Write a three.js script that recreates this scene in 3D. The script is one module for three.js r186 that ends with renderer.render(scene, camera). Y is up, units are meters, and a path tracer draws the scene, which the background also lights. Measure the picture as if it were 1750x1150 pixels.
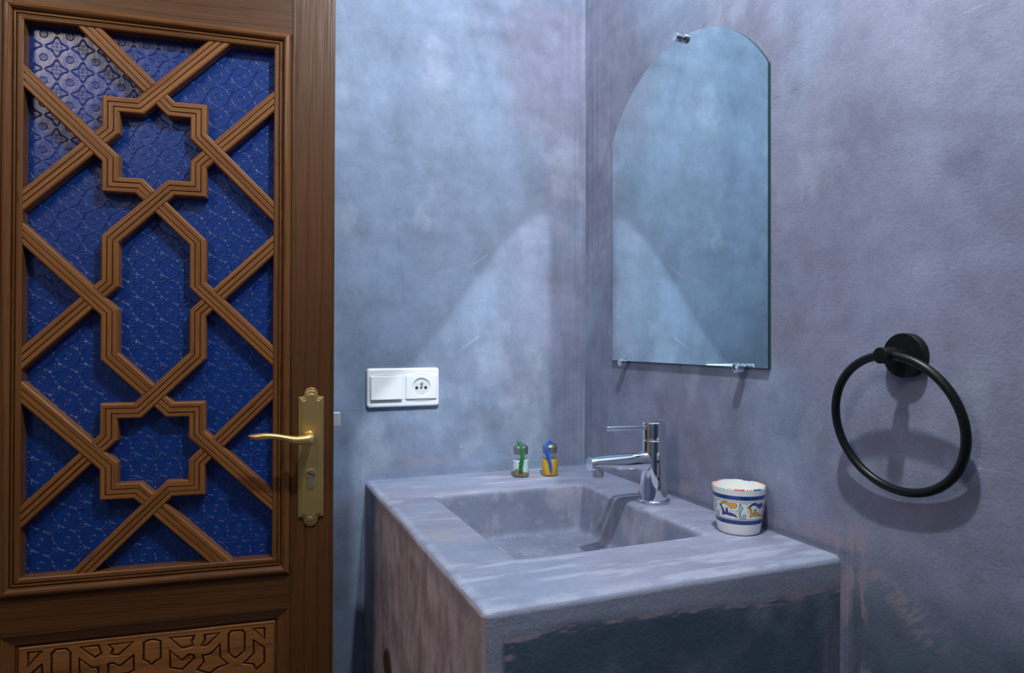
import * as THREE from 'three';
import { mergeGeometries } from 'three/addons/utils/BufferGeometryUtils.js';
import { RoundedBoxGeometry } from 'three/addons/geometries/RoundedBoxGeometry.js';

// ---------------------------------------------------------------- camera, lamps, exposure
const scene = new THREE.Scene();
scene.background = new THREE.Color(0x000000);
const camera = new THREE.PerspectiveCamera(53.18, 1750 / 1150, 0.02, 30);
camera.position.set(-0.7414, 1.1363, 1.375);
camera.rotation.order = 'YXZ';
camera.rotation.set(0.0068, -0.386, 0.0025);
scene.add(camera);

const renderer = new THREE.WebGLRenderer();
renderer.toneMapping = THREE.LinearToneMapping;
renderer.toneMappingExposure = 1.0;
renderer.shadowMap.enabled = true;

const CEILING_LAMP = { at: [-0.40, 2.2, 0.95], color: [0.965, 1.0, 1.03], power: 4.3, soft: 1.0 };
const HALL_LAMP = { at: [-1.60, 2.06, 1.14], color: [1.0, 0.79, 0.62], power: 1.9, soft: 8 };

const ADDED_SPOT_POWER = 5.6;
function pointLamp(d) {
  const l = new THREE.PointLight(new THREE.Color().setRGB(...d.color), d.power);
  l.position.set(...d.at); l.castShadow = true; l.shadow.radius = d.soft; l.shadow.mapSize.set(2048, 2048);
  l.shadow.camera.near = 0.02; l.shadow.bias = -0.0005;
  scene.add(l); return l;
}
pointLamp(CEILING_LAMP).name = 'ceiling_lamp_light';
pointLamp(HALL_LAMP).name = 'hall_lamp_light';

// ---------------------------------------------------------------- helpers
const taken = new Map();
function tag(o, label, category, group, kind) {
  if (label) o.userData.label = label;
  if (category) o.userData.category = category;
  if (group) o.userData.group = group;
  if (kind) o.userData.kind = kind;
  return o;
}
function numbered(name, parent) {
  const key = parent.uuid + name, k = taken.get(key) ?? 0;
  taken.set(key, k + 1);
  return k ? name + '_' + String(k).padStart(3, '0') : name;
}
function mesh(name, geometry, material, parent = scene, pos) {
  const o = new THREE.Mesh(geometry, material);
  o.name = numbered(name, parent); o.castShadow = o.receiveShadow = true;
  if (pos) o.position.set(...pos);
  parent.add(o); return o;
}
function group(name, parent = scene, pos = [0, 0, 0]) {
  const g = new THREE.Group(); g.name = numbered(name, parent); g.position.set(...pos); parent.add(g); return g;
}
let seed = 12345;
const rnd = () => { seed = (seed * 1664525 + 1013904223) >>> 0; return seed / 4294967296; };
const clamp = (x, a = 0, b = 1) => Math.min(b, Math.max(a, x));
const sstep = (a, b, x) => { const t = clamp((x - a) / (b - a)); return t * t * (3 - 2 * t); };
const lerp = (a, b, t) => a + (b - a) * t;
const mix3 = (a, b, t) => [lerp(a[0], b[0], t), lerp(a[1], b[1], t), lerp(a[2], b[2], t)];

const PERM = new Float32Array(65536);
for (let i = 0; i < 65536; i++) PERM[i] = rnd();
function vnoise(x, y) {
  const ix = Math.floor(x), iy = Math.floor(y), fx = x - ix, fy = y - iy;
  const u = fx * fx * (3 - 2 * fx), v = fy * fy * (3 - 2 * fy);
  const h = (a, b) => PERM[((a * 73) ^ (b * 9277) ^ ((a * b) >> 3)) & 65535];
  return lerp(lerp(h(ix, iy), h(ix + 1, iy), u), lerp(h(ix, iy + 1), h(ix + 1, iy + 1), u), v);
}
function fbm(x, y, oct = 4) {
  let s = 0, a = 0.5, n = 0;
  for (let i = 0; i < oct; i++) { s += a * vnoise(x, y); n += a; a *= 0.55; x = x * 2.03 + 17.3; y = y * 2.03 + 5.7; }
  return s / n;
}
const toS = (c) => { c = clamp(c); return 255 * (c <= 0.0031308 ? c * 12.92 : 1.055 * Math.pow(c, 1 / 2.4) - 0.055); };
const fromS = (r, g, b) => [r, g, b].map((c) => { c /= 255; return c <= 0.04045 ? c / 12.92 : Math.pow((c + 0.055) / 1.055, 2.4); });

// a texture that covers wide x high metres from (x0, y0); fn(x, y) gives linear rgb
function surfaceTexture(w, h, x0, y0, wide, high, fn) {
  const data = new Uint8Array(w * h * 4);
  for (let j = 0; j < h; j++) for (let i = 0; i < w; i++) {
    const c = fn(x0 + ((i + 0.5) / w) * wide, y0 + ((j + 0.5) / h) * high), o = (j * w + i) * 4;
    data[o] = toS(c[0]); data[o + 1] = toS(c[1]); data[o + 2] = toS(c[2]); data[o + 3] = 255;
  }
  const t = new THREE.DataTexture(data, w, h);
  t.colorSpace = THREE.SRGBColorSpace; t.magFilter = t.minFilter = THREE.LinearFilter;
  t.wrapS = t.wrapT = THREE.RepeatWrapping;
  t.repeat.set(1 / wide, 1 / high); t.offset.set(-x0 / wide, -y0 / high);   // uv are metres
  t.needsUpdate = true; return t;
}
function heightTexture(w, h, wide, high, fn) {
  const data = new Uint8Array(w * h * 4);
  for (let j = 0; j < h; j++) for (let i = 0; i < w; i++) {
    const c = 255 * clamp(fn(((i + 0.5) / w) * wide, ((j + 0.5) / h) * high)), o = (j * w + i) * 4;
    data[o] = data[o + 1] = data[o + 2] = c; data[o + 3] = 255;
  }
  const t = new THREE.DataTexture(data, w, h);
  t.magFilter = t.minFilter = THREE.LinearFilter; t.wrapS = t.wrapT = THREE.RepeatWrapping;
  t.repeat.set(1 / wide, 1 / high); t.needsUpdate = true; return t;
}
const std = (p) => new THREE.MeshStandardMaterial(p);
const phys = (p) => new THREE.MeshPhysicalMaterial(p);
const lin = (r, g, b) => new THREE.Color().setRGB(r, g, b);

// ---------------------------------------------------------------- plaster (polished lime plaster, blue grey to lavender)
const BLUE = [0.196, 0.258, 0.366], LAV = [0.206, 0.226, 0.318], PALE = [0.33, 0.385, 0.49], PINK = [0.305, 0.25, 0.295];
const streak = (x, y, fx, fy, k) => fbm(x * fx + k, y * fy - k, 3);
function plaster(x, y, lav, k) {
  const warpx = x + 0.05 * (fbm(x * 5 + k, y * 5, 3) - 0.5), warpy = y + 0.05 * (fbm(x * 5, y * 5 + k, 3) - 0.5);
  const a = fbm(warpx * 3.2 + k, warpy * 3.2 + 2 * k, 5);
  let c = mix3(BLUE, LAV, sstep(0.34, 0.66, a + lav));
  const b = fbm(warpx * 7 - k, warpy * 7 + 3.1 * k, 5), b2 = fbm(x * 17 + 40 + k, y * 15 - k, 4);
  let l = 1 + 0.36 * (b - 0.5) + 0.36 * (b2 - 0.5) + 0.26 * (fbm(x * 44 + k, y * 36, 3) - 0.5);
  l += 0.26 * (streak(x + 0.3 * y, y, 26, 9, k) - 0.5) + 0.18 * (streak(x - 0.4 * y, y, 9, 45, k + 9) - 0.5);
  l += 0.09 * (vnoise(x * 330, y * 330) - 0.5) + 0.06 * (vnoise(x * 700, y * 700) - 0.5);
  const pale = sstep(0.60, 0.74, fbm(warpx * 9 + 70 + k, warpy * 6.5, 5));
  c = mix3(c, PALE, 0.34 * pale);
  return [c[0] * l, c[1] * l, c[2] * l];
}
const dab = (x, y, cx, cy, rx, ry) => Math.exp(-(((x - cx) / rx) ** 2) - ((y - cy) / ry) ** 2);
function segDist(x, y, ax, ay, bx, by) {
  const t = clamp(((x - ax) * (bx - ax) + (y - ay) * (by - ay)) / ((bx - ax) ** 2 + (by - ay) ** 2));
  return [Math.hypot(x - ax - t * (bx - ax), y - ay - t * (by - ay)), t];
}
// trowel scratches, drawn as short curved pale lines
const scratchesBack = [[-0.29, 1.29, -0.24, 1.325, 0.0012, 0.5], [-0.38, 1.27, -0.27, 1.305, 0.002, 0.25], [-0.305, 1.115, -0.262, 1.145, 0.0022, 0.5], [-0.262, 1.145, -0.262, 1.165, 0.0018, 0.4], [-0.262, 1.165, -0.275, 1.188, 0.0012, 0.3],
  [-0.345, 0.99, -0.318, 0.945, 0.0006, 0.5], [-0.302, 0.915, -0.299, 0.909, 0.0014, 0.9]];
function wallBack(x, y) {
  let c = plaster(x, y, -0.10 + 0.16 * sstep(-0.22, -0.02, x), 3.3);
  const e = sstep(-0.085, -0.012, x);                                                       // vertical float marks by the corner
  const s = vnoise(x * 260, y * 5 + 3), s2 = vnoise(x * 520 + 9, y * 3.2);
  const f = 1 + e * (0.5 * fbm(x * 90, 3) + 0.5) * (0.26 * (s - 0.5) + 0.2 * (s2 - 0.5));
  c = c.map((v) => v * f);
  const white = e * sstep(0.80, 0.95, vnoise(x * 330 + 51, y * 2.2));
  c = mix3(c, [0.5, 0.53, 0.6], 0.28 * white);
  c = mix3(c, PINK, 0.5 * dab(x, y, -0.064, 1.385, 0.008, 0.02));
  const j = Math.exp(-(((y - 0.885 - 0.006 * (fbm(x * 20, 1) - 0.5)) / 0.016) ** 2));           // pink rub marks above the counter
  c = mix3(c, PINK, 0.5 * j * sstep(0.45, 0.75, fbm(x * 22 + 5, y * 60, 4)));
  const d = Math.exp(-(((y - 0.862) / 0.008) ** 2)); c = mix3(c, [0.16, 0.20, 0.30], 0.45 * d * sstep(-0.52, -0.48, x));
  for (const q of scratchesBack) { const [dist, t] = segDist(x, y, q[0], q[1], q[2], q[3]); if (dist < 0.01) c = mix3(c, [0.55, 0.59, 0.66], 0.6 * q[5] * Math.exp(-((dist / q[4]) ** 2)) * (0.3 + 0.7 * t)); }
  for (const [ax, ay, bx, by] of [[-0.445, 1.42, -0.435, 1.33], [-0.435, 1.33, -0.425, 1.24], [-0.155, 1.286, -0.14, 1.291], [-0.135, 1.29, -0.11, 1.281]]) { const [dist] = segDist(x, y, ax, ay + 0, bx, by); c = mix3(c, [0.12, 0.14, 0.2], 0.28 * Math.exp(-((dist / 0.0011) ** 2))); }
  const k = 1 - 0.35 * sstep(0.86, 0.7, y) * sstep(-0.46, -0.56, x);                           // shadow low beside the counter, painted into the wall colour
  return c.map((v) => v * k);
}
function wallRight(z, y) {
  let c = plaster(z, y, 0.13 - 0.10 * sstep(0.7, 1.1, z) * sstep(1.0, 1.3, y), 8.1);
  const e = sstep(0.16, 0.02, z), s = vnoise(z * 240, y * 4.4 + 8), s2 = vnoise(z * 500 + 9, y * 3.0);
  const f = 1 + e * (0.24 * (s - 0.5) + 0.16 * (s2 - 0.5));
  c = c.map((v) => v * f);
  c = mix3(c, [0.48, 0.5, 0.58], 0.45 * e * sstep(0.78, 0.95, vnoise(z * 300 + 21, y * 2.4)));
  c = mix3(c, [0.52, 0.54, 0.6], 0.35 * sstep(0.72, 0.9, vnoise((z - 0.35 * y) * 190, y * 22)) * dab(z, y, 0.115, 0.95, 0.03, 0.03));
  const n = fbm(z * 30 + 4, y * 60, 4);
  const rub = Math.exp(-(((y - 0.876) / 0.012) ** 2)) * sstep(0.16, 0.3, z) * sstep(0.76, 0.72, z);
  c = mix3(c, PINK, 0.65 * rub * sstep(0.42, 0.62, n + 0.14 * sstep(0.6, 0.7, z)));
  c = mix3(c, PINK, 0.35 * dab(z, y, 0.22, 0.905, 0.10, 0.016));
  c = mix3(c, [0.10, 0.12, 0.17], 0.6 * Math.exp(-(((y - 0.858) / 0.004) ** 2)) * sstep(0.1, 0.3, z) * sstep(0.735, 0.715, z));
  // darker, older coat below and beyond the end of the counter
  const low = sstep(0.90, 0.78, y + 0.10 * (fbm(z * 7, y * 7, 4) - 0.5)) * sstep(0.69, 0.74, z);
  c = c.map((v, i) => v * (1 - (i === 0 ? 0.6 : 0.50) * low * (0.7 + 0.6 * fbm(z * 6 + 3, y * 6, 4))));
  // raw pink plaster where the coat has come away at the counter's corner
  const n2 = fbm(z * 70, y * 38 + 7, 4);
  let raw = sstep(0.03, 0.016, Math.abs(z - 0.728 + 0.01 * (y - 0.8))) * sstep(0.50, 0.66, fbm(z * 60 + 3, y * 14, 4) + 0.16 * sstep(0.77, 0.84, y)) * sstep(0.915, 0.88, y);
  const [dd, dt] = segDist(z, y, 0.725, 0.868, 0.835, 0.800);
  raw = Math.max(raw, Math.exp(-((dd / (0.010 + 0.010 * dt)) ** 2)) * sstep(0.52, 0.60, vnoise((z + y * 1.1) * 60, (z - y) * 210) * 0.5 + 0.5 * n2) * (1 - 0.3 * dt));
  raw = Math.max(raw, sstep(0.008, 0.004, Math.abs(z - 0.752)) * dab(z, y, 0.752, 0.70, 0.1, 0.04) * sstep(0.4, 0.55, n2));
  c = mix3(c, [0.325, 0.270, 0.305], 0.62 * raw);
  const v = sstep(0.016, 0.006, Math.abs(z - 0.727)) * sstep(0.9, 0.86, y);
  c = c.map((q) => q * (1 + 0.4 * v * (vnoise(z * 480, y * 3) - 0.55)));
  return c;
}
const plasterBump = heightTexture(512, 512, 0.5, 0.5, (x, y) => 0.5 * fbm(x * 16, y * 16, 4) + 0.3 * fbm(x * 70, y * 24, 3) + 0.2 * vnoise(x * 512, y * 512));
const plasterMat = (map) => phys({ map, roughness: 0.62, bumpMap: plasterBump, bumpScale: 0.0012, specularIntensity: 0.6 });
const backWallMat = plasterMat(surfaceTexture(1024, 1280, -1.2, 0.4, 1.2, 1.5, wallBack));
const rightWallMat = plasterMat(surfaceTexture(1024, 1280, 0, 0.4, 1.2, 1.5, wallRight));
const plainWallMat = plasterMat(surfaceTexture(512, 512, 0, 0, 1.2, 1.2, (x, y) => plaster(x, y, 0, 21)));

const darkWallMat = plasterMat(plainWallMat.map); darkWallMat.color.setRGB(0.3, 0.3, 0.3);
function topColor(x, z) {
  const b = fbm(x * 9, z * 16 + 3, 5);
  let c = mix3([0.225, 0.27, 0.375], [0.25, 0.265, 0.36], sstep(0.35, 0.65, fbm(x * 6 + 8, z * 6, 4)));
  let l = 1 + 0.5 * (b - 0.5) + 0.3 * (fbm(x * 22, z * 75, 4) - 0.5) + 0.1 * (vnoise(x * 400, z * 400) - 0.5);
  const w = sstep(0.54, 0.72, fbm(x * 13 + 5 + z * 3, z * 62, 4)) * sstep(0.35, 0.6, fbm(x * 5 + 2, z * 5, 3));
  c = c.map((v) => v * l);
  c = mix3(c, [0.43, 0.48, 0.58], 0.5 * w);
  c = mix3(c, [0.33, 0.22, 0.10], 0.85 * dab(x, z, -0.163, 0.080, 0.012, 0.008));          // dried oil beside the jar
  c = mix3(c, [0.33, 0.32, 0.26], 0.4 * dab(x, z, -0.463, 0.42, 0.02, 0.03));
  const edge = Math.max(sstep(-0.484, -0.495, x), sstep(0.69, 0.702, z));
  c = mix3(c, [0.36, 0.41, 0.50], 0.45 * edge * sstep(0.3, 0.6, fbm(x * 40, z * 40, 3)));
  return c;
}
function frontColor(x, y) {
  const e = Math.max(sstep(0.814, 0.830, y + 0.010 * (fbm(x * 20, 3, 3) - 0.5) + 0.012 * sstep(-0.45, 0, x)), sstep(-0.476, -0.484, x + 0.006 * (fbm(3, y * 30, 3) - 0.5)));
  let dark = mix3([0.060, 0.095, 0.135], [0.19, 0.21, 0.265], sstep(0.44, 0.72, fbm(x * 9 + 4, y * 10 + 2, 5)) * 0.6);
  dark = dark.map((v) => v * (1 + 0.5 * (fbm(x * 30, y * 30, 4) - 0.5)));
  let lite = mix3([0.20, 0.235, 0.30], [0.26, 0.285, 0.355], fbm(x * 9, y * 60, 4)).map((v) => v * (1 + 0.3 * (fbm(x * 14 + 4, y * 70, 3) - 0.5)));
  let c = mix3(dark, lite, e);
  const rub = Math.max(Math.exp(-(((y - 0.819 + 0.010 * (fbm(x * 14, 9, 4) - 0.5) + 0.013 * sstep(-0.45, 0, x)) / (0.004 + 0.007 * sstep(-0.25, 0, x))) ** 2)) * sstep(-0.488, -0.475, x), Math.exp(-(((x + 0.474) / 0.006) ** 2)) * sstep(0.825, 0.81, y) * (0.4 + 0.6 * vnoise(3, y * 26)));
  c = mix3(c, [0.33, 0.26, 0.30], 0.8 * rub * sstep(0.42, 0.60, fbm(x * 40, y * 170, 4)));
  const v = sstep(-0.05, -0.015, x); c = mix3(c, [0.17, 0.19, 0.25], v * 0.55 * (0.5 + vnoise(x * 420, y * 4)) * sstep(0.80, 0.74, y));
  return c.map((q) => q * (1 + 0.12 * (vnoise(x * 420, y * 420) - 0.5)));
}
function sideColor(z, y) {
  const s = fbm(z * 60 + 0.4 * y, y * 15, 5), s2 = fbm(z * 28 + 9, y * 8, 4), big = fbm(z * 7, y * 5 + 3, 4), blot = fbm(z * 36, y * 30 + 8, 4);
  let c = mix3([0.27, 0.228, 0.262], [0.50, 0.45, 0.52], sstep(0.34, 0.70, s * 0.36 + s2 * 0.24 + blot * 0.4));
  c = mix3(c, [0.40, 0.385, 0.46], 0.6 * sstep(0.32, 0.14, z) * sstep(0.3, 0.6, big));
  c = c.map((v) => v * (1 + 0.45 * (big - 0.5)));
  const edge = sstep(0.818, 0.838, y); c = mix3(c, [0.24, 0.235, 0.27], 0.5 * edge);
  c = mix3(c, [0.27, 0.245, 0.19], 0.5 * sstep(0.672, 0.698, z));  // warm light along the front corner, painted in as an olive tint
  return c.map((q) => q * (1 + 0.14 * (vnoise(z * 420, y * 420) - 0.5)));
}
function basinColor(x, y) {
  const b = fbm(x * 14, y * 11, 5), v = fbm(x * 40 + 3, y * 14, 4);
  let c = mix3([0.20, 0.235, 0.325], [0.30, 0.31, 0.395], sstep(0.44, 0.64, 0.55 * b + 0.45 * v));
  c = c.map((q) => q * (1 + 0.45 * (fbm(x * 20 + 9, y * 20, 4) - 0.5) + 0.12 * (vnoise(x * 420, y * 420) - 0.5)));
  return mix3(c, [0.45, 0.49, 0.56], 0.25 * sstep(0.64, 0.8, fbm(x * 60, y * 60 + 5, 4)));
}
const topMat = plasterMat(surfaceTexture(768, 1024, -0.53, -0.03, 0.56, 0.76, topColor));
topMat.roughness = 0.5;
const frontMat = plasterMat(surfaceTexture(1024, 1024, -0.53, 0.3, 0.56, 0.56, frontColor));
const sideMat = plasterMat(surfaceTexture(1024, 1024, -0.03, 0.3, 0.76, 0.56, sideColor));
const basinMat = plasterMat(surfaceTexture(768, 768, -0.5, -0.2, 1.2, 1.2, basinColor));

// ---------------------------------------------------------------- other materials
function woodColor(u, v) {   // grain runs along u
  const w = v + 0.012 * (fbm(u * 2.2, v * 6 + 3, 3) - 0.5) + 0.004 * (fbm(u * 7, v * 20, 2) - 0.5);
  const ring = Math.abs(((w * 46 + 1.6 * fbm(u * 1.3 + 7, v * 9, 3)) % 1) - 0.5) * 2;
  const fine = vnoise(u * 14, w * 900), pore = sstep(0.78, 0.95, vnoise(u * 30, w * 700 + 40));
  let c = mix3([0.155, 0.066, 0.0215], [0.235, 0.112, 0.041], fbm(u * 3, v * 22, 4));
  c = mix3(c, [0.095, 0.037, 0.012], 0.55 * sstep(0.72, 1, ring));
  const l = 1 + 0.30 * (fine - 0.5) + 0.35 * (fbm(u * 1.7 + 2, v * 11, 3) - 0.5) - 0.35 * pore;
  return c.map((q) => q * l);
}
const woodTex = surfaceTexture(1024, 1024, 0, 0, 0.9, 0.32, woodColor);
woodTex.wrapS = woodTex.wrapT = THREE.MirroredRepeatWrapping;
const woodBump = heightTexture(512, 512, 0.5, 0.1, (x, y) => 0.6 * vnoise(x * 14, y * 900) + 0.4 * fbm(x * 8, y * 160, 3));
const wood = (k = 1, rough = 0.42) => phys({ map: woodTex, color: lin(k * 1.08, k * 0.94, k * 0.74), roughness: rough, bumpMap: woodBump, bumpScale: 0.0004, specularIntensity: 0.55 });
const M = {
  stile: wood(0.30), rail: wood(0.30), moulding: wood(0.46, 0.34), lattice: wood(0.72, 0.40), carved: wood(0.80, 0.36), carvedFloor: wood(0.40, 0.6),
  brass: std({ color: lin(0.62, 0.44, 0.165), metalness: 0.88, roughness: 0.36 }),
  oldBrass: std({ color: lin(0.34, 0.30, 0.19), metalness: 0.8, roughness: 0.38 }),
  steel: std({ color: lin(0.62, 0.64, 0.66), metalness: 1, roughness: 0.25 }),
  chrome: std({ color: lin(0.80, 0.83, 0.86), metalness: 1, roughness: 0.05 }),
  black: phys({ color: lin(0.004, 0.006, 0.006), roughness: 0.36, specularIntensity: 0.6 }),
  plastic: phys({ color: lin(0.80, 0.83, 0.84), roughness: 0.28 }),
  plasticGrey: phys({ color: lin(0.66, 0.71, 0.73), roughness: 0.35 }),
  hole: std({ color: lin(0.006, 0.035, 0.016), roughness: 0.6 }),
  dark: std({ color: lin(0.01, 0.01, 0.01), roughness: 0.8 }),
  ceramic: phys({ color: lin(0.86, 0.87, 0.83), roughness: 0.22, clearcoat: 0.6, clearcoatRoughness: 0.08 }),
  floor: std({ color: lin(0.16, 0.15, 0.15), roughness: 0.6 }),
  ceiling: std({ color: lin(0.30, 0.33, 0.39), roughness: 0.8 }),
  hall: std({ color: lin(0.26, 0.235, 0.21), roughness: 0.8 }),
};

// ---------------------------------------------------------------- room shell
function metreBox(w, h, d, x, y, z) {     // a box placed by its centre whose uv are metres along its world faces
  const g = new THREE.BoxGeometry(w, h, d).toNonIndexed().translate(x, y, z);
  worldUV(g); return g;
}
function worldUV(g) {
  const p = g.attributes.position, n = g.attributes.normal, uv = new Float32Array(p.count * 2);
  for (let i = 0; i < p.count; i += 3) {
    const a = Math.abs(n.getX(i) + n.getX(i + 1) + n.getX(i + 2)), b = Math.abs(n.getY(i) + n.getY(i + 1) + n.getY(i + 2)), c = Math.abs(n.getZ(i) + n.getZ(i + 1) + n.getZ(i + 2));
    for (let k = i; k < i + 3; k++) {
      const X = p.getX(k), Y = p.getY(k), Z = p.getZ(k);
      if (b >= a && b >= c) { uv[k * 2] = X; uv[k * 2 + 1] = Z; } else if (a >= c) { uv[k * 2] = Z; uv[k * 2 + 1] = Y; } else { uv[k * 2] = X; uv[k * 2 + 1] = Y; }
    }
  }
  g.setAttribute('uv', new THREE.BufferAttribute(uv, 2)); return g;
}
const struct = (name, g, m, label) => tag(mesh(name, g, m), label, undefined, undefined, 'structure');
const XL = -1.17, ZF = 2.5, H = 2.5;
struct('wall_back', metreBox(1.32, H, 0.12, -0.56, H / 2, -0.06), backWallMat, 'blue grey polished plaster wall behind the socket and the little jars');
struct('wall_right', metreBox(0.12, H, ZF + 0.24, 0.06, H / 2, ZF / 2), rightWallMat, 'lavender grey polished plaster wall behind the mirror and towel ring');
struct('wall_front', metreBox(1.32, H, 0.12, -0.56, H / 2, ZF + 0.06), darkWallMat, 'plaster wall behind the camera');
{ // left wall with the doorway
  const z0 = 0.115, z1 = 1.12, top = 2.2, x = XL - 0.06;
  const g = mergeGeometries([metreBox(0.12, H, z0, x, H / 2, z0 / 2), metreBox(0.12, H, ZF - z1, x, H / 2, (z1 + ZF) / 2), metreBox(0.12, H - top, z1 - z0, x, (H + top) / 2, (z0 + z1) / 2)]);
  struct('wall_left', g, plainWallMat, 'plaster wall with the doorway on the left');
}
struct('floor', metreBox(1.4, 0.1, ZF + 0.2, -0.58, -0.05, ZF / 2), M.floor, 'floor of the washroom');
struct('ceiling', metreBox(1.4, 0.1, ZF + 0.2, -0.58, H + 0.05, ZF / 2), M.ceiling, 'ceiling of the washroom');
{ // the hall outside the doorway
  const x0 = -2.5, x1 = XL - 0.12, z0 = -0.1, z1 = 2.1, xm = (x0 + x1) / 2, zm = (z0 + z1) / 2, w = x1 - x0, d = z1 - z0;
  struct('wall_hall', mergeGeometries([metreBox(0.1, H, d, x0 - 0.05, H / 2, zm), metreBox(w, H, 0.1, xm, H / 2, z0 - 0.05), metreBox(w, H, 0.1, xm, H / 2, z1 + 0.05)]), M.hall, 'cream walls of the hall outside');
  struct('floor_hall', metreBox(w, 0.1, d, xm, -0.05, zm), M.floor, 'floor of the hall outside');
  struct('ceiling_hall', metreBox(w, 0.1, d, xm, H + 0.05, zm), M.ceiling, 'ceiling of the hall outside');
}
// lamps: a glowing globe on a rod, another on the hall ceiling
function globeLamp(name, d, r, glow, label, top) {
  const t = tag(group(name, scene, [d.at[0], d.at[1], d.at[2]]), label, 'lamp');
  mesh('lamp_globe', new THREE.SphereGeometry(r, 32, 20), std({ color: lin(0.9, 0.9, 0.9), emissive: lin(...d.color), emissiveIntensity: glow, roughness: 0.4 }), t);
  mesh('lamp_rod', new THREE.CylinderGeometry(0.007, 0.007, top - d.at[1] - r + 0.004, 12).translate(0, (top - d.at[1] + r) / 2, 0), M.steel, t);
  mesh('ceiling_rose', new THREE.LatheGeometry([[0, 0], [0.05, 0], [0.048, -0.01], [0.03, -0.02], [0, -0.022]].map((q) => new THREE.Vector2(...q)), 32).translate(0, top - d.at[1], 0), M.steel, t);
  return t;
}
globeLamp('ceiling_lamp', CEILING_LAMP, 0.05, 14, 'white glass globe lamp hanging from the washroom ceiling', H);
globeLamp('hall_lamp', HALL_LAMP, 0.16, 2, 'warm glass globe lamp hanging in the hall', H);

{ // added spot: its cut shade throws the patch of mirrored lamplight on the wall
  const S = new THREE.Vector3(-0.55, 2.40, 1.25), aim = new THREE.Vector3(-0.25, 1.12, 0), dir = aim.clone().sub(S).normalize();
  const t = tag(group('added_patch_spot', scene, [S.x, S.y, S.z]), 'added unseen spotlight, its shade cut to imitate lamplight thrown back by the mirror', 'spotlight');
  const body = group('added_spot_head', t); body.lookAt(aim);                                  // +z runs down the beam
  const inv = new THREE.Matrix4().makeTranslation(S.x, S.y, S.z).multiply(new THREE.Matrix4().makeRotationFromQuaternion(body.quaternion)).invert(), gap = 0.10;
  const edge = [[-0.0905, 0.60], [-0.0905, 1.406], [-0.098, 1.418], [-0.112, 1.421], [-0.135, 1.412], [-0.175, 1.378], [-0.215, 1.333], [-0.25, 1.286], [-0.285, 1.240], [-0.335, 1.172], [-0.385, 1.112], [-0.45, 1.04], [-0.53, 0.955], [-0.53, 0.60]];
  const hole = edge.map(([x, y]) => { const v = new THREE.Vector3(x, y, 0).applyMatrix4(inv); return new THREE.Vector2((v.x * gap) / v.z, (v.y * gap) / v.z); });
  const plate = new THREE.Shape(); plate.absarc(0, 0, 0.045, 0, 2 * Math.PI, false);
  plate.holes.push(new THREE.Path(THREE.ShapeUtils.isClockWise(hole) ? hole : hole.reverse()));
  mesh('shade', new THREE.ExtrudeGeometry(plate, { depth: 0.0004, bevelEnabled: false, curveSegments: 24 }).translate(0, 0, gap), M.dark, body);  // mask cut to the outline of the added light patch
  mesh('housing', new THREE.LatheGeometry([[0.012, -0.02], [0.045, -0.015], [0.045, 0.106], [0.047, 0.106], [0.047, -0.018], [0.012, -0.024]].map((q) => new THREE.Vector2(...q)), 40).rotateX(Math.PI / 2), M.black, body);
  mesh('added_spot_bulb', new THREE.SphereGeometry(0.010, 16, 12).translate(0, 0, -0.012), std({ color: lin(0.9, 0.9, 0.9), emissive: lin(0.9, 1, 1.05), emissiveIntensity: 3 }), body);
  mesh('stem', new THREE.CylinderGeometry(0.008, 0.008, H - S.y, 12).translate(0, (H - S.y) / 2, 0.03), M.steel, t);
  const l = new THREE.SpotLight(lin(0.93, 1.0, 1.03), ADDED_SPOT_POWER, 0, 0.42, 0, 2); l.name = 'added_patch_spot_light';
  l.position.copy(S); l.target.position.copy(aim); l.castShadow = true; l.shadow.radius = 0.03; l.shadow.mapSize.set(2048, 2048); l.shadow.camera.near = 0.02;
  scene.add(l, l.target);
}

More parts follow.
